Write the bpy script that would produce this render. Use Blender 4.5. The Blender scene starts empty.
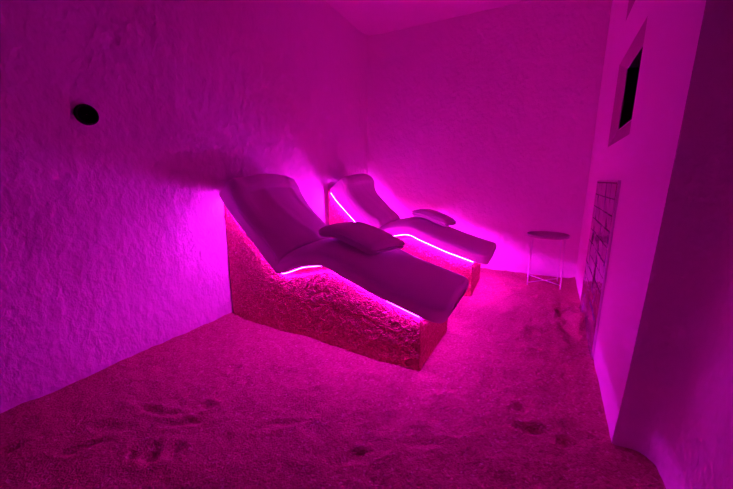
import bpy, math, random
from mathutils import Vector, noise
random.seed(7)
S = bpy.context.scene
COL = S.collection
PI = math.pi

# ------------------------------------------------------------------ helpers
def mesh_obj(name, verts, faces, mat, parent=None, smooth=True):
    me = bpy.data.meshes.new(name)
    me.from_pydata([tuple(v) for v in verts], [], faces)
    me.validate(); me.update()
    if smooth:
        me.polygons.foreach_set('use_smooth', [True] * len(me.polygons))
    if mat: me.materials.append(mat)
    o = bpy.data.objects.new(name, me)
    COL.objects.link(o)
    if parent: o.parent = parent
    return o

def tag(o, label, cat, group=None):
    o['label'] = label; o['category'] = cat
    if group: o['group'] = group
    return o

def empty(name, loc, label, cat, group=None, rz=0):
    o = bpy.data.objects.new(name, None)
    o.empty_display_size = 0.1
    COL.objects.link(o); o.location = loc; o.rotation_euler = (0, 0, rz)
    return tag(o, label, cat, group)

def struct(o):
    o['kind'] = 'structure'; return o

def copy_tree(o, parent=None):
    c = o.copy(); COL.objects.link(c); c.parent = parent
    for ch in list(o.children): copy_tree(ch, c)
    return c

def fbm(p, s, o=3, seed=0.0):
    v = Vector((p[0]*s+seed, p[1]*s-seed*.7, p[2]*s+seed*1.3)); a = 1; t = 0
    for _ in range(o):
        t += a*noise.noise(v); v = v*2.07; a *= .5
    return t

def ss(a, b, x):
    t = max(0, min(1, (x-a)/(b-a))); return t*t*(3-2*t)

class MB:
    def __init__(s): s.v = []; s.f = []
    def box(s, x0, x1, y0, y1, z0, z1):
        b = len(s.v)
        s.v += [(x,y,z) for z in (z0,z1) for y in (y0,y1) for x in (x0,x1)]
        s.f += [tuple(b+i for i in q) for q in ((0,2,3,1),(4,5,7,6),(0,1,5,4),(2,6,7,3),(0,4,6,2),(1,3,7,5))]
    def tube(s, pts, r, n=8, closed=False, cap=True):
        pts = [Vector(p) for p in pts]; b = len(s.v); m = len(pts); up = None
        for i, p in enumerate(pts):
            a = pts[i-1] if (i or closed) else p
            c = pts[(i+1) % m] if (i < m-1 or closed) else p
            t = (c-a).normalized()
            if up is None:
                up = Vector((0,0,1)) if abs(t.z) < .9 else Vector((1,0,0))
            sd = t.cross(up).normalized(); up = sd.cross(t).normalized()
            for k in range(n):
                w = 2*PI*k/n
                s.v.append(p + sd*math.cos(w)*r + up*math.sin(w)*r)
        for i in range(m if closed else m-1):
            for k in range(n):
                j = (i+1) % m
                s.f.append((b+i*n+k, b+i*n+(k+1)%n, b+j*n+(k+1)%n, b+j*n+k))
        if cap and not closed:
            s.f.append(tuple(b+k for k in reversed(range(n))))
            s.f.append(tuple(b+(m-1)*n+k for k in range(n)))
    def lathe(s, prof, n=48, c=(0,0,0), axis='z'):
        b = len(s.v); m = len(prof)
        for r, h in prof:
            for k in range(n):
                w = 2*PI*k/n
                if axis == 'z': s.v.append((c[0]+r*math.cos(w), c[1]+r*math.sin(w), c[2]+h))
                else: s.v.append((c[0]+h, c[1]+r*math.cos(w), c[2]+r*math.sin(w)))
        for i in range(m-1):
            for k in range(n):
                s.f.append((b+i*n+k, b+i*n+(k+1)%n, b+(i+1)*n+(k+1)%n, b+(i+1)*n+k))
    def build(s, name, mat, parent=None, smooth=False):
        return mesh_obj(name, s.v, s.f, mat, parent, smooth)

# ---------------------------------------------------------------- materials
def new_mat(name, col, rough=.8, spec=.3):
    m = bpy.data.materials.new(name); m.use_nodes = True
    b = m.node_tree.nodes['Principled BSDF']
    b.inputs['Base Color'].default_value = (*col, 1)
    b.inputs['Roughness'].default_value = rough
    b.inputs['Specular IOR Level'].default_value = spec
    return m, m.node_tree, b

def obj_coord(nt, scale=(1,1,1)):
    tc = nt.nodes.new('ShaderNodeTexCoord'); mp = nt.nodes.new('ShaderNodeMapping')
    mp.inputs['Scale'].default_value = scale
    nt.links.new(tc.outputs['Object'], mp.inputs['Vector'])
    return mp.outputs['Vector']

def noise_tex(nt, vec, scale, detail=4, rough=.55, dist=0):
    n = nt.nodes.new('ShaderNodeTexNoise')
    n.inputs['Scale'].default_value = scale; n.inputs['Detail'].default_value = detail
    n.inputs['Roughness'].default_value = rough; n.inputs['Distortion'].default_value = dist
    nt.links.new(vec, n.inputs['Vector']); return n.outputs['Fac']

def voro(nt, vec, scale, out='Distance'):
    n = nt.nodes.new('ShaderNodeTexVoronoi'); n.inputs['Scale'].default_value = scale
    nt.links.new(vec, n.inputs['Vector']); return n.outputs[out]

def bump(nt, bsdf, fac, dist, strength=1.0, prev=None):
    b = nt.nodes.new('ShaderNodeBump')
    b.inputs['Strength'].default_value = strength; b.inputs['Distance'].default_value = dist
    nt.links.new(fac, b.inputs['Height'])
    if prev: nt.links.new(prev, b.inputs['Normal'])
    nt.links.new(b.outputs['Normal'], bsdf.inputs['Normal'])
    return b.outputs['Normal']

def ramp(nt, bsdf, fac, stops, inp='Base Color'):
    r = nt.nodes.new('ShaderNodeValToRGB')
    e = r.color_ramp.elements
    e[0].position, e[0].color = stops[0][0], (*stops[0][1], 1)
    e[1].position, e[1].color = stops[-1][0], (*stops[-1][1], 1)
    for p, c in stops[1:-1]:
        x = e.new(p); x.color = (*c, 1)
    nt.links.new(fac, r.inputs['Fac']); nt.links.new(r.outputs['Color'], bsdf.inputs[inp])

# rough salt plaster
M_PLASTER, nt, b = new_mat('salt_plaster', (.90,.84,.84), .85, .2)
v = obj_coord(nt, (1,1,.75))
n1 = bump(nt, b, noise_tex(nt, v, 26, 3, .5, .15), .014, .7)
n2 = bump(nt, b, noise_tex(nt, v, 70, 3, .6, .4), .003, .6, n1)
# smooth painted board wall
M_SMOOTH, nt, b = new_mat('painted_board', (.88,.82,.82), .75, .25)
bump(nt, b, noise_tex(nt, obj_coord(nt), 140, 2), .0008, .4)
# loose salt on the floor
M_SALT, nt, b = new_mat('loose_rock_salt', (.75,.40,.45), .8, .25)
v = obj_coord(nt)
ramp(nt, b, voro(nt, v, 95, 'Color'), [(0,(.33,.06,.10)),(.45,(.44,.11,.15)),(.8,(.50,.15,.19)),(1,(.62,.28,.36))])
n1 = bump(nt, b, voro(nt, v, 110), .005, .7)
bump(nt, b, noise_tex(nt, v, 24, 5, .7), .022, .6, n1)
# salt stones cemented on the lounger plinths
M_STONE, nt, b = new_mat('cemented_salt_stones', (.75,.30,.36), .55, .5)
v = obj_coord(nt)
ramp(nt, b, voro(nt, v, 80, 'Color'), [(0,(.45,.06,.09)),(.5,(.66,.10,.16)),(.85,(.78,.2,.28)),(1,(.9,.5,.65))])
n1 = bump(nt, b, voro(nt, v, 100), .008, .9)
bump(nt, b, noise_tex(nt, v, 60, 4, .6), .004, .7, n1)
# cushion cover
M_COVER, nt, b = new_mat('cushion_cover', (.93,.88,.88), .7, .25)
bump(nt, b, noise_tex(nt, obj_coord(nt, (1,1,1)), 9, 3, .5, .6), .006, .5)
# terry towels
M_TERRY, nt, b = new_mat('terry_cloth', (.93,.87,.88), .95, .1)
v = obj_coord(nt)
n1 = bump(nt, b, noise_tex(nt, v, 320, 2), .0016, .7)
bump(nt, b, noise_tex(nt, v, 14, 3, .5, .8), .008, .5, n1)
M_DARK, nt, b = new_mat('bounce_absorbing_dark', (.06,.05,.06), .8, .2)  # invented dark tone for unseen surfaces, keeps bounce light off the near room
# lamps
def emis(name, col, st):
    m = bpy.data.materials.new(name); m.use_nodes = True; nt = m.node_tree
    nt.nodes.clear()
    e = nt.nodes.new('ShaderNodeEmission'); o = nt.nodes.new('ShaderNodeOutputMaterial')
    e.inputs['Color'].default_value = (*col, 1); e.inputs['Strength'].default_value = st
    nt.links.new(e.outputs[0], o.inputs[0]); return m
M_LED = emis('magenta_led', (.77,.006,1.0), 230)
M_LED2 = emis('brighter_magenta_led', (.77,.006,1.0), 490)
M_BLACK, nt, b = new_mat('duct_darkness_black', (.004,.004,.004), .9, .05)
M_RIM, nt, b = new_mat('dull_black_plastic', (.012,.010,.014), .7, .2)
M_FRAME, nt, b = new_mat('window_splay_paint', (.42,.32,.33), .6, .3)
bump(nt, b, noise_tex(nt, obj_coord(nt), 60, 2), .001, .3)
M_LIP, nt, b = new_mat('window_lip_paint', (.62,.55,.62), .4, .5)
M_GLASS, nt, b = new_mat('dark_window_glass', (.010,.006,.012), .08, .5)
M_WIRE, nt, b = new_mat('white_lacquered_steel', (.95,.93,.95), .3, .5)
M_TRAY, nt, b = new_mat('grey_tray_enamel', (.5,.4,.44), .35, .5)
M_BRICK, nt, b = new_mat('polished_salt_brick', (.5,.2,.3), .10, .8)
v = obj_coord(nt)
ramp(nt, b, noise_tex(nt, v, 5, 4, .6, 1.0), [(.3,(.14,.04,.05)),(.5,(.24,.10,.22)),(.7,(.36,.26,.60))])  # purple mottling painted in to suggest blurred room reflections
bump(nt, b, noise_tex(nt, v, 5, 2), .010, .5)
M_JOINT, nt, b = new_mat('brick_joint', (.34,.18,.26), .6, .3)
M_CHROME, nt, b = new_mat('bright_metal_edge', (.7,.62,.75), .25, .5)
b.inputs['Metallic'].default_value = 1

# ------------------------------------------------------------------- camera
f, hh = 318.0, 64.0
pitch = math.atan(hh/f); yaw = math.atan(165/math.hypot(f, hh))
cam = bpy.data.cameras.new('camera'); co = bpy.data.objects.new('camera', cam)
COL.objects.link(co); S.camera = co
cam.sensor_width = 36; cam.lens = 36*f/733; cam.clip_start = .02
co.location = (0, 0, 1.25); co.rotation_euler = (PI/2-pitch, 0, yaw)

# --------------------------------------------------------------------- room
XL, YB, ZC = -2.40, 4.72, 3.36
YF = -.55                    # unseen wall behind the camera, set close to cut bounce light
XN = .60                     # near right wall
def rwx(y): return .455 + .052*(y-1.72)   # face of the smooth right wall
YJ = 1.72                    # where it steps back
def lean(z): return -.02 - .24*(1-math.exp(-max(0,z)/1.1))    # the hand-plastered edge leans forward as it rises

def floor_h(x, y):
    z = .012*fbm((x,y,0), 1.6, 3, 3) + .010*fbm((x,y,0), 7, 3, 9)
    for (cx, cy, a, b_, ang, d) in DENTS:
        dx, dy = x-cx+.03*fbm((x,y,0),9,2,31), y-cy+.03*fbm((x,y,0),9,2,47)
        if abs(dx) > .6 or abs(dy) > .6: continue
        u = (dx*math.cos(ang)+dy*math.sin(ang))/a; w = (-dx*math.sin(ang)+dy*math.cos(ang))/b_
        r = u*u+w*w
        d *= .36*(1+1.1*fbm((x,y,0), 14, 2, 6))
        z += -d*math.exp(-r*1.3) + d*.4*math.exp(-(math.sqrt(r)-1.5)**2*4)*ss(.0,.9,r)
    # salt swept up against walls
    z += .035*math.exp(-max(0, x-XL)/.10)
    if y > YJ: z += .030*math.exp(-max(0, rwx(y)-x)/.06)
    else:
        z += .035*math.exp(-max(0, XN-x)/.08) + .03*math.exp(-(YJ-y)/.08)*ss(.40,.46,x)
    # small heap by the brick panel
    z += .10*math.exp(-(((x-.50)/.09)**2 + ((y-3.16)/.16)**2))
    return z
DENTS = [(-1.53, 1.28, 0.037, 0.035, 1.47, 0.05), (-1.69, 1.33, 0.039, 0.03, 1.12, 0.035), (-1.52, 1.02, 0.048, 0.028, 0.12, 0.045), (-1.72, 0.86, 0.117, 0.024, 0.27, 0.055), (-1.51, 0.87, 0.091, 0.02, 0.63, 0.035), (-1.47, 0.67, 0.056, 0.035, 2.48, 0.045), (-1.37, 0.73, 0.056, 0.035, 2.5, 0.045), (-1.54, 0.63, 0.036, 0.03, 2.45, 0.03), (-1.79, 0.55, 0.111, 0.028, 0.63, 0.035), (-2.08, 0.36, 0.033, 0.05, 0.13, 0.06), (-1.06, 1.07, 0.14, 0.02, 0.69, 0.035), (-1.82, 0.68, 0.099, 0.03, 0.37, 0.02), (0.13, 1.65, 0.074, 0.03, 0.15, 0.04), (0.28, 1.61, 0.041, 0.03, -0.06, 0.04), (0.07, 1.79, 0.052, 0.025, -0.19, 0.03), (-0.35, 1.31, 0.12, 0.03, 0.32, 0.025), (-0.61, 1.08, 0.116, 0.03, 0.63, 0.03), (-0.33, 1.78, 0.119, 0.03, 0.19, 0.02), (0.39, 3.21, 0.586, 0.05, -1.56, 0.05), (0.13, 2.83, 0.058, 0.04, -0.7, 0.03), (-0.18, 2.17, 0.099, 0.03, 0.08, 0.02), (-1.04, 1.37, 0.089, 0.03, 0.63, 0.02), (-0.7, 1.32, 0.062, 0.03, 0.17, 0.02)]
def frange(a, b, n): return [a+(b-a)*i/n for i in range(n+1)]
xs = frange(XL-.06, XN+.1, 200)
ys = frange(YF-.05, .3, 50)[:-1] + frange(.3, YB+.06, 300)
vs = [(x, y, floor_h(x, y)) for y in ys for x in xs]
nx = len(xs)
fs = [(j*nx+i, j*nx+i+1, (j+1)*nx+i+1, (j+1)*nx+i) for j in range(len(ys)-1) for i in range(nx-1)]
struct(mesh_obj('floor', vs, fs, M_SALT))

def wall_grid(name, P, U, V, nu, nv, N, amp, mat, cove=None, k=1.0):
    """P origin, U,V edge vectors, N inward normal; relief towards the room."""
    P, U, V, N = map(Vector, (P, U, V, N)); vs = []; fs = []
    for j in range(nv+1):
        for i in range(nu+1):
            p = P + U*(i/nu) + V*(j/nv)
            q = Vector((p.x, p.y, p.z*.6))
            d = amp*(.55*fbm(q, 1.8*k, 2, 5) + .16*fbm(q, 8*k, 2, 1) + .10*fbm(q, 17*k, 2, 8))
            if cove: d += cove(p)
            vs.append(p + N*d)
    w = nu+1
    for j in range(nv):
        for i in range(nu):
            fs.append((j*w+i, j*w+i+1, (j+1)*w+i+1, (j+1)*w+i))
    return struct(mesh_obj(name, vs, fs, mat))

wall_grid('wall_left', (XL, YB+.05, -.05), (0, YF-YB-.1, 0), (0,0,ZC+.1), 420, 190, (1,0,0), .024, M_PLASTER, lambda p: .07*math.exp(-max(0,YB-p.y)/.09))
wall_grid('wall_back', (XL-.05, YB, -.05), (3.2,0,0), (0,0,ZC+.1), 200, 190, (0,-1,0), .016, M_PLASTER, lambda p: .07*math.exp(-max(0,p.x-XL)/.09))
wall_grid('ceiling_front', (XL-.05, YF, ZC), (3.2,0,0), (0,2.1-YF,0), 30, 30, (0,0,-1), .004, M_DARK)  # unseen near part of the ceiling, darkened to dim the near room
wall_grid('ceiling', (XL-.05, 2.1, ZC), (3.2,0,0), (0,YB-2.05,0), 60, 90, (0,0,-1), .010, M_PLASTER)
wall_grid('wall_front', (XL-.05, YF, -.05), (3.2,0,0), (0,0,ZC+.1), 30, 30, (0,1,0), .016, M_DARK)  # unseen wall, darkened so it returns little light

# near right wall: rough plaster that turns through a coved corner onto the step of the smooth wall
prof = [(rwx(YJ)+.001, YJ)]
R = .10
cx, cy = XN-R, YJ-R
for i in range(4): prof.append((rwx(YJ) + (cx-rwx(YJ))*(i+1)/4, YJ))
for i in range(1, 13):
    a = PI/2 - i/12*PI/2
    prof.append((cx+R*math.cos(a), cy+R*math.sin(a)))
for i in range(1, 150): prof.append((XN, cy + (YF-cy)*(i/149)**1.15))
nz = 150; vs = []; fs = []
for j in range(nz+1):
    z = -.05 + (ZC+.1)*j/nz
    for i, (x, y) in enumerate(prof):
        if i == 0: x = rwx(YJ+lean(z)) + .001
        elif i < 4: x = rwx(YJ+lean(z)) + (cx-rwx(YJ+lean(z)))*i/4
        y += lean(z)*(y-YF)/(YJ-YF)
        a = prof[max(0,i-1)]; c = prof[min(len(prof)-1, i+1)]
        t = Vector((c[0]-a[0], c[1]-a[1], 0)).normalized(); n = Vector((t.y, -t.x, 0))
        q = (x, y, z*.6)
        d = .024*(.6*fbm(q,2.3,2,5)+.42*fbm(q,7,3,1)) * ss(0, .04, i and (Vector((x,y))-Vector(prof[0])).length)
        vs.append(Vector((x,y,z)) + n*d)
w = len(prof)
for j in range(nz):
    for i in range(w-1):
        fs.append((j*w+i, j*w+i+1, (j+1)*w+i+1, (j+1)*w+i))
struct(mesh_obj('wall_near', vs, fs, M_PLASTER))

# smooth right wall with two window openings (local frame: u along the wall, z up, d into the wall)
ang = math.atan(.052)
def W(u, z, d):   # u = metres from the near edge
    return (rwx(YJ) + u*math.sin(ang) + d*math.cos(ang), YJ + u*math.cos(ang) - d*math.sin(ang), z)
UL = (YB+.05-YJ)/math.cos(ang)
WIN = [(.76, 1.65, 1.52, 2.15), (.76, 1.65, 2.46, 3.09)]     # u0,u1,z0,z1
us = [0, .76, 1.65, UL]; zs = sorted([-.05, 1.52, 2.15, 2.46, 3.09, ZC+.05] + [.12*k for k in range(0, 13) if k != 12] + [1.44, 1.68, 1.84, 2.0, 2.3, 2.62, 2.78, 2.94])
vs = []; fs = []
for z in zs:
    for u in us: vs.append(W(u if u else lean(z), z, 0))
for j in range(len(zs)-1):
    zm = (zs[j]+zs[j+1])/2
    for i in range(3):
        if i == 1 and (1.52 < zm < 2.15 or 2.46 < zm < 3.09): continue
        fs.append((j*4+i, (j+1)*4+i, (j+1)*4+i+1, j*4+i+1))
struct(mesh_obj('wall_right', vs, fs, M_SMOOTH, smooth=False))
for k, (u0, u1, z0, z1) in enumerate(WIN):
    mu, mn, md = .185, .11, .035
    mq, mt = .13, .085       # splay width, depth
    a = [(u0,z0),(u1,z0),(u1,z1),(u0,z1)]
    c = [(u0+mq,z0+mn),(u1-mu,z0+mn),(u1-mu,z1-mt),(u0+mq,z1-mt)]
    vs = [W(u,z,0) for u,z in a] + [W(u,z,md) for u,z in c]
    fs = [(i, (i+1)%4, 4+(i+1)%4, 4+i) for i in range(4)]
    e = bpy.data.objects.new('window_%d' % (k+1), None); COL.objects.link(e); struct(e)
    mesh_obj('splay', vs, fs, M_FRAME, e, smooth=False)
    m = MB(); m.tube([W(u,z,md-.004) for u,z in c], .004, 6, closed=True); m.build('lip', M_LIP, e)
    g = c
    vs = [W(u,z,md) for u,z in g] + [W(u,z,md+.06) for u,z in g]
    mesh_obj('reveal', vs, [(i,(i+1)%4,4+(i+1)%4,4+i) for i in range(4)], M_RIM, e, smooth=False)
    vs = [W(u,z,md+.055) for u,z in g] + [W(u,z,md+.063) for u,z in g]
    mesh_obj('pane', vs, [(0,1,2,3),(7,6,5,4)]+[(i,4+i,4+(i+1)%4,(i+1)%4) for i in range(4)], M_GLASS, e, smooth=False)

# ----------------------------------------------------------------- loungers
BASE = [(-2.375,1.115),(-2.267,.985),(-1.982,.722),(-1.80,.548),(-1.745,.503),(-1.69,.489),(-1.62,.503),(-1.32,.582),(-1.243,.594),
        (-1.17,.575),(-.843,.463),(-.553,.371)]
def lerp_path(P, x):
    if x <= P[0][0]: a, b_ = P[0], P[1]
    elif x >= P[-1][0]: a, b_ = P[-2], P[-1]
    else:
        for a, b_ in zip(P, P[1:]):
            if a[0] <= x <= b_[0]: break
    return a[1] + (b_[1]-a[1])*(x-a[0])/(b_[0]-a[0])
def top_z(x):   # slightly smoothed
    return sum(lerp_path(BASE, max(-2.5, min(-.553, x+d)))*w for d, w in ((-.02,.25),(0,.5),(.02,.25)))
WB = .685        # plinth width (local y from 0)

def make_lounger(name, label, led):
    root = empty(name, (-1.45, 1.86, 0), label, 'lounger')
    ox = 1.45
    # plinth
    xs = frange(X0, -.553, 190); ny = 60; nzs = 46
    vs = []; idx = {}
    def add(key, p):
        if key not in idx:
            q = Vector(p)
            d = Vector((fbm(q,22,2,1), fbm(q,22,2,11), fbm(q,22,2,23)))*.003 + Vector((fbm(q,60,2,4), fbm(q,60,2,14), fbm(q,60,2,24)))*.0035
            if p[2] < .01: d.z = 0
            idx[key] = len(vs); vs.append(Vector((p[0]+ox, p[1], p[2])) + d)
        return idx[key]
    fs = []
    def P(i, j, k):   # i along x, j across, k up
        x = xs[i]; y = WB*j/ny; z = -.02 + (top_z(x)+.02)*k/nzs
        return add((i,j,k), (x, y, z))
    NX = len(xs)-1
    for i in range(NX):
        for k in range(nzs):
            fs.append((P(i,0,k),P(i+1,0,k),P(i+1,0,k+1),P(i,0,k+1)))
            fs.append((P(i,ny,k),P(i,ny,k+1),P(i+1,ny,k+1),P(i+1,ny,k)))
        for j in range(ny):
            fs.append((P(i,j,nzs),P(i+1,j,nzs),P(i+1,j+1,nzs),P(i,j+1,nzs)))
    for j in range(ny):
        for k in range(nzs):
            fs.append((P(NX,j,k),P(NX,j+1,k),P(NX,j+1,k+1),P(NX,j,k+1)))
            fs.append((P(0,j,k),P(0,j,k+1),P(0,j+1,k+1),P(0,j+1,k)))
    mesh_obj('plinth', vs, fs, M_STONE, root)
    # LED strip running round the plinth's top edge
    m = MB(); e = .013
    line = []
    for k in range(1, 111):
        t = .012 + (.96-.012)*k/110
        p, T, N = frame_at(t); q = p - N*.0045
        if q.x < -.548: line.append((q.x, q.z))
    pts = [(x+ox, -e, z) for x, z in line] + [(line[-1][0]+e+ox, y, line[-1][1]-.004) for y in frange(0, WB, 8)] + [(x+ox, WB+e, z) for x, z in reversed(line)]
    m.tube(pts, .0035, 6)
    m.build('light_strip', led, root)
    # cushion swept along the seat line
    cush, path = make_cushion(ox)
    cush.parent = root
    return root, path

CB = [(-2.372, 1.134), (-2.264, 0.999), (-1.979, 0.735), (-1.8, 0.562), (-1.745, 0.512), (-1.68, 0.528), (-1.5, 0.602), (-1.32, 0.638), (-1.25, 0.63), (-1.17, 0.593), (-0.843, 0.478), (-0.553, 0.398), (-0.395, 0.364)]
def sm_path():
    # resample by arc length and smooth
    P = [Vector((a,0,b)) for a,b in CB]
    seg = [0]
    for a,b in zip(P,P[1:]): seg.append(seg[-1]+(b-a).length)
    L = seg[-1]; n = 220; out = []
    for i in range(n+1):
        s = L*i/n
        for k in range(len(P)-1):
            if seg[k] <= s <= seg[k+1]+1e-9: break
        out.append(P[k].lerp(P[k+1], (s-seg[k])/(seg[k+1]-seg[k])))
    for _ in range(7):
        out = [out[0]]+[(out[i-1]+out[i]*2+out[i+1])/4 for i in range(1,n)]+[out[-1]]
    return out, L
CP, CL = sm_path()
def frame_at(t):
    n = len(CP)-1; x = t*n; i = max(0, min(n-1, int(x))); p = CP[i].lerp(CP[i+1], x-i)
    a = CP[max(0,i-3)]; b_ = CP[min(n,i+4)]; T = (b_-a).normalized()
    return p, T, Vector((-T.z, 0, T.x))
CY0, CY1 = -.046, .745
X0 = -2.388         # head end of the plinth
T_END = .390
HEAD = .050      # headrest bulge      # cushion edges across
def thick(t):
    d = t*CL
    return (.120 + .036*ss(.42,.25,t)) + HEAD*math.exp(-((d-.06)/.17)**2)
def crown_h(t): return .048 + .035*ss(.5,.25,t)
def cush_top(t, v):     # v 0..1 across ; returns point on the upper surface
    p, T, N = frame_at(t)
    y = CY0 + (CY1-CY0)*v
    crown = crown_h(t)*(1-(2*v-1)**2)
    return Vector((p.x, y, p.z)) + N*(thick(t)+crown)
def make_cushion(ox):
    n = 200; vs = []; fs = []
    m = 44
    for i in range(n+1):
        t = i/n; p, T, N = frame_at(t)
        d = min(t, 1-t)*CL; r = .11 if t > .5 else .035
        ins = r - math.sqrt(max(0, r*r-(r-min(d,r))**2))      # plan corner rounding
        rt = .035 if t > .5 else .02; tk = 1 - .75*(1 - math.sqrt(max(0, 1-(1-min(d,rt)/rt)**2)))
        y0, y1 = CY0+ins, CY1-ins; H_ = thick(t)*tk; base = (thick(t)-H_)/2
        for k in range(m):
            a = 2*PI*k/m; ca, sa = math.cos(a), math.sin(a)
            ex = .32 if math.sin(a) >= 0 else .08
            u = math.copysign(abs(ca)**ex, ca); w_ = math.copysign(abs(sa)**(.30 if sa < 0 else .45), sa)
            y = (y0+y1)/2 + u*(y1-y0)/2; h = base + H_*(.5+.5*w_)
            if sa > 0: h += crown_h(t)*(1-u*u)*tk*sa**.3
            q = Vector((p.x+ox, y, p.z)) + N*h
            q += N*(.0025*fbm(q, 7, 2, 3)) + Vector((0, .006*fbm(q, 5, 2, 13), 0))
            vs.append(q)
    for i in range(n):
        for k in range(m):
            fs.append((i*m+k, i*m+(k+1)%m, (i+1)*m+(k+1)%m, (i+1)*m+k))
    fs.append(tuple(range(m))); fs.append(tuple(n*m+k for k in reversed(range(m))))
    return mesh_obj('cushion', vs, fs, M_COVER), None

def solid(grid_fn, nu, nv, th, name, mat):
    """two-sided cloth from grid_fn(u,v)->(point, normal)"""
    top = []; bot = []
    for j in range(nv+1):
        for i in range(nu+1):
            p, n = grid_fn(i/nu, j/nv)
            e = min(i, nu-i)/nu*6; e2 = min(j, nv-j)/nv*6
            k = math.sqrt(min(1, e, e2)) if min(e, e2) < 1 else 1
            top.append(p + n*(th*(.5+.5*k))); bot.append(p + n*(th*(.5-.5*k)))
    w = nu+1; vs = top+bot; o = len(top); fs = []
    for j in range(nv):
        for i in range(nu):
            q = (j*w+i, j*w+i+1, (j+1)*w+i+1, (j+1)*w+i)
            fs.append(q); fs.append(tuple(o+x for x in reversed(q)))
    for i in range(nu):
        fs.append((i+1, i, o+i, o+i+1)); a = nv*w; fs.append((a+i, a+i+1, o+a+i+1, o+a+i))
    for j in range(nv):
        fs.append((j*w, (j+1)*w, o+(j+1)*w, o+j*w)); a = nu; fs.append(((j+1)*w+a, j*w+a, o+j*w+a, o+(j+1)*w+a))
    return mesh_obj(name, vs, fs, mat)

def make_drape(seed, label):
    """towel lying down the backrest; origin at the foot of the slope"""
    org = Vector((-1.72, .37, .70))
    t_end = T_END
    def g(u, v):
        t = .012 + (t_end-.012)*u
        # bridge over the dip
        p, T, N = frame_at(t)
        vv = .03 + .94*v
        c = cush_top(t, vv)
        a = cush_top(.30, vv); b_ = cush_top(.50, vv)
        a_ = min(1, v/.10)
        edge = .012*math.sin(u*5+seed)
        vv = .05 + (.965-.05)*max(0, v-.10)/.90
        c = cush_top(t, vv)
        lift = .05*ss(.25, .34, t)*(1-.35*v)
        fold = .006*max(0, math.sin(v*15+1.6*math.sin(u*3+seed)+seed))**3*(.35+ss(0,.3,u)) + .012*math.exp(-((v-.10)/.05)**2)
        drop = (.052+edge)*(1-a_)**1.6
        n = (N*(.25+.75*a_) + Vector((0, -(1-a_)**.7+.3*math.exp(-(1-v)/.05), 0))).normalized()
        wob = Vector((0, .010*fbm((u*3, v, seed), 1.5, 2), 0))
        q = c + N*(.014+lift*(.35+.65*a_)+fold-drop) + wob + Vector((0, -(.05*(CY1-CY0)+.020)*(1-a_*a_), 0))
        return q - org, n
    o = solid(g, 100, 90, .018, 'draped_towel', M_TERRY)
    o.location = org
    return tag(o, label, 'towel')

def make_folded(t0, v0, rot, shift, label, size=(.46,.45), seed=2):
    """folded towel lying on the cushion at arc position t0, width position v0"""
    L_, W_ = size; th = .080
    org = cush_top(t0, v0)
    ca_, sa_ = math.cos(rot), math.sin(rot)
    def put(x, y, h):
        s_ = x*ca_ - y*sa_; w_ = x*sa_ + y*ca_
        t = max(.01, min(.99, t0 + s_/CL)); v = v0 + w_/(CY1-CY0)
        vc = max(.02, min(.98, v))
        q3 = [cush_top(max(.01,min(.99,t+d_)), vc) for d_ in (-.045,-.02,0,.02,.045)]
        p = sum(q3, Vector())/5; N = sum((frame_at(max(.01,min(.99,t+d_)))[2] for d_ in (-.06,-.03,0,.03,.06)), Vector()).normalized()
        p = p + N*.010
        p = p + N*crown_h(t)*.35*((2*vc-1)**2 - (2*v0-1)**2)      # stiff pile bridges the crown
        p = p + N*max(0, .07*(abs(t-t0)*CL)**1.2)
        p.y += (v-vc)*(CY1-CY0)
        return p + N*(h+.005) - org
    root = empty('folded_towel', org + Vector(shift), label, 'towel')
    n = 56; m = 72; vs = []; fs = []
    for i in range(n+1):
        u = i/n; x = (u-.5)*L_
        d = min(u,1-u)*L_; r = .065
        k = math.sqrt(max(0, 1-(1-min(d,r)/r)**2))
        for j in range(m):
            a = 2*PI*j/m; ca, sa = math.cos(a), math.sin(a)
            uy = math.copysign(abs(ca)**.26, ca); uz = math.copysign(abs(sa)**.5, sa)
            y = uy*W_/2*(.80+.20*k); h = th*(.5+.5*uz*(.3+.7*k))
            puff = .022*(1-uy*uy)*math.sin(PI*u) if sa > 0 else 0
            groove = .020*(max(0, math.cos(h/th*PI*4))**4) if abs(uy) > .8 else 0
            y -= math.copysign(groove, uy)
            vs.append(put(x + .010*fbm((x,y,h),8,2,seed), y + .010*fbm((x,y,h),6,2,seed+3), max(0, h+puff+.004*fbm((x,y,h),11,2,7))))
    for i in range(n):
        for j in range(m):
            fs.append((i*m+j, i*m+(j+1)%m, (i+1)*m+(j+1)%m, (i+1)*m+j))
    fs.append(tuple(range(m))); fs.append(tuple(n*m+k for k in reversed(range(m))))
    mesh_obj('towel_body', vs, fs, M_TERRY, root)
    def g(u, v):
        x = (u-.5)*(L_-.035); y = -W_/2-.004 + v*W_*.92 + .02*(abs(2*u-1))**6*(1-v)
        e = min(1, min(u,1-u)*L_/.05)
        z = th + .022*(1-(2*(y/W_))**2)*math.sin(PI*u) - .30*th*math.exp(-v/.025) - .38*th*(1-math.sqrt(max(0,1-(1-e)**2))) - .3*th*math.exp(-(1-v)/.05)
        z += .004*fbm((x,y,0),11,2,7)+.002
        a = put(x, y, z); 
        return a, (frame_at(max(.01,min(.99,t0+x/CL)))[2] + Vector((0,-.8*math.exp(-v/.05),0))).normalized()
    o = solid(g, 44, 44, .008, 'fold_flap', M_TERRY); o.parent = root
    return root

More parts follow.
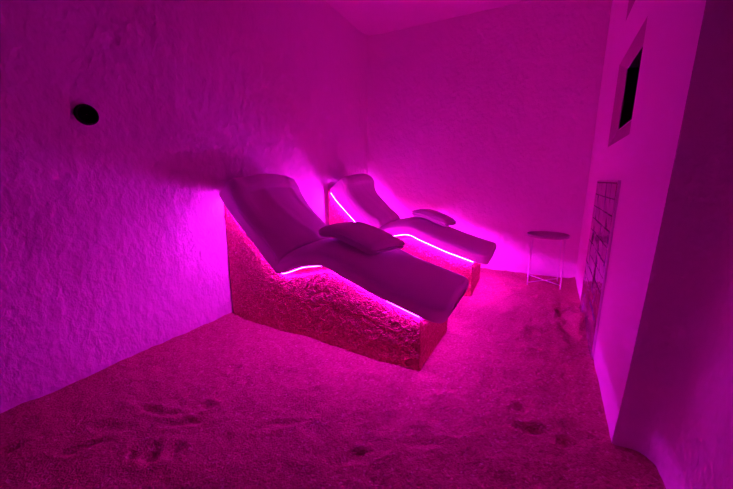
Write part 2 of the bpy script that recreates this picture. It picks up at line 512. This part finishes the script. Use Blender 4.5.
DX2, DY2 = .07, 1.62
TH1 = math.radians(-1.2)
def seat_on(o, root):
    '''o was modelled for a lounger standing at x=-1.45, y=0: move it with that lounger'''
    p = Vector(o.location) - Vector((-1.45, 0, 0)); a = root.rotation_euler[2]
    o.location = root.location + Vector((p.x*math.cos(a)-p.y*math.sin(a), p.x*math.sin(a)+p.y*math.cos(a), p.z))
    o.rotation_euler[2] = a
    return o
l1, _ = make_lounger('lounger', 'nearer salt-stone lounger with dark cushion, its foot end nearest the camera', M_LED)
l1.rotation_euler = (0, 0, TH1); l1.location = (-1.45, 1.86-.897*math.sin(TH1), 0)
for ch in l1.children:          # its masonry stands slightly skewed under the cushion
    if ch.name.startswith(('plinth', 'light_strip')):
        d = math.radians(-1.1); ch.rotation_euler[2] = d
        ch.location = (.897-.897*math.cos(d), -.897*math.sin(d), 0)
seat_on(make_drape(1.0, 'towel draped down the sloping backrest of the nearer lounger'), l1)
HEAD = .105; X0 = -2.392; T_END = .37
l2, _ = make_lounger('lounger', 'farther salt-stone lounger beside the back wall, with brighter lit cushion', M_LED2)
l2.location = (-1.45+DX2, 1.86+DY2, 0)
seat_on(make_drape(2.3, 'towel draped down the sloping backrest of the farther lounger by the back wall'), l2)

seat_on(make_folded(.637, .50, -.20, (0, 0, 0), 'folded towel lying on the middle of the nearer lounger'), l1)
seat_on(make_folded(.660, .60, -.12, (0, 0, 0), 'folded towel lying on the farther lounger beside the back wall', (.40,.40), 5), l2)

# ------------------------------------------------------------------ vent
v = empty('wall_vent', (XL+.012, 1.03, 1.632), 'small black round vent opening high on the rough left wall', 'vent')
r = .058
m = MB(); m.lathe([(r,-.03),(r,.012),(r-.003,.016),(r-.008,.016),(r-.011,.010),(r-.011,-.03)], 40, axis='x'); m.build('ring', M_RIM, v, True)
m = MB(); m.lathe([(r-.010,.004),(.03,.003),(.001,.003)], 40, axis='x'); m.build('dark_duct_disc', M_BLACK, v, True)  # black disc in the ring, painted in for the dark depth of the hole

# ------------------------------------------------------------- side table
tx, ty = .235, 4.36
fz = .0
t = empty('side_table', (tx, ty, 0), 'small round wire-legged side table in the far corner by the back wall', 'table', rz=.0)
RT = .225; HT = .60
m = MB(); m.lathe([(.001,HT-.012),(RT-.01,HT-.012),(RT-.002,HT-.006),(RT,HT+.018),(RT-.003,HT+.020),(RT-.006,HT+.016),(RT-.008,HT-.003),(.001,HT-.004)], 56)
m.build('tray_top', M_TRAY, t, True)
c = .168
ft = [(-c,-c),(c+.01,-c),(c,c),(-c,c)]
for (ax, ay), (bx_, by) in (((ft[0]),(ft[2])),((ft[1]),(ft[3]))):
    pass
k = 0
for i, (ax, ay) in enumerate(ft):
    m = MB(); q = .012
    m.tube([(ax, ay, -.015), (ax*1.0, ay*1.0, .06), (ax*.98, ay*.98, .3), (ax*.93, ay*.93, HT-.012)], .0065, 8)
    m.build('leg', M_WIRE, t, True)
for i in (0, 1):
    a = ft[i]; b_ = ft[i+2]; dz = .035 + .010*i
    m = MB(); m.tube([(a[0],a[1],dz),(0,0,dz),(b_[0],b_[1],dz)], .0055, 8); m.build('cross_brace', M_WIRE, t, True)

# ---------------------------------------------------- brick panel on right wall
U0, U1, ZP = .79, 1.87, 1.245
p0 = W(0, 0, 0)
pan = empty('salt_brick_panel', W((U0+U1)/2, 0, 0), 'tall narrow panel of glossy salt bricks standing on the floor against the smooth right wall', 'panel')
def Wl(u, z, d):
    a = Vector(W(u, z, d)); return a - Vector(W((U0+U1)/2, 0, 0))
def wbox(m, u0, u1, z0, z1, d0, d1, bev=.0):
    b = len(m.v)
    if bev:
        m.v += [Wl(u,z,d1) for u,z in ((u0,z0),(u1,z0),(u1,z1),(u0,z1))]
        m.v += [Wl(u,z,d0+bev) for u,z in ((u0,z0),(u1,z0),(u1,z1),(u0,z1))]
        m.v += [Wl(u,z,d0) for u,z in ((u0+bev,z0+bev),(u1-bev,z0+bev),(u1-bev,z1-bev),(u0+bev,z1-bev))]
        for L_ in (0, 4):
            m.f += [(b+L_+i, b+L_+(i+1)%4, b+L_+4+(i+1)%4, b+L_+4+i) for i in range(4)]
        m.v[b+8:b+12] = [p + Vector((-random.random()*.007,0,0)) for p in m.v[b+8:b+12]]
        m.f += [(b+8,b+9,b+10),(b+8,b+10,b+11)]
    else:
        m.v += [Wl(u,z,d) for d in (d1,d0) for u,z in ((u0,z0),(u1,z0),(u1,z1),(u0,z1))]
        m.f += [(b+i, b+(i+1)%4, b+4+(i+1)%4, b+4+i) for i in range(4)] + [(b+4,b+5,b+6,b+7),(b+3,b+2,b+1,b)]
m = MB(); wbox(m, U0, U1, -.03, ZP, -.006, -.001); m.build('backing', M_JOINT, pan)
m = MB(); rows = 12; cols = 5
for r_ in range(rows):
    off = 0
    for c_ in range(cols):
        a = U0+.008 + (U1-U0-.016)*c_/cols; b_ = U0+.008 + (U1-U0-.016)*(c_+1)/cols
        z0 = -.02 + (ZP+.01)*r_/rows; z1 = -.02 + (ZP+.01)*(r_+1)/rows
        wbox(m, a+.001, b_-.001, z0+.001, z1-.001, -.012-random.random()*.003, -.002, .004)
m.build('bricks', M_BRICK, pan)
m = MB(); wbox(m, U0-.006, U0+.004, -.03, ZP+.006, -.016, -.001); wbox(m, U1-.004, U1+.006, -.03, ZP+.006, -.016, -.001); wbox(m, U0, U1, ZP-.004, ZP+.006, -.016, -.001)
m.build('edge_trim', M_CHROME, pan)

# -------------------------------------------------------------------- world
wd = bpy.data.worlds.new('world'); S.world = wd; wd.use_nodes = True
wd.node_tree.nodes['Background'].inputs[0].default_value = (0,0,0,1)

S.view_settings.view_transform = 'Standard'; S.view_settings.look = 'None'
S.view_settings.gamma = 1; S.view_settings.use_curve_mapping = False
S.view_settings.exposure = .20
S.cycles.max_bounces = 12; S.cycles.diffuse_bounces = 8
S.cycles.use_denoising = True
S.cycles.sample_clamp_indirect = 6
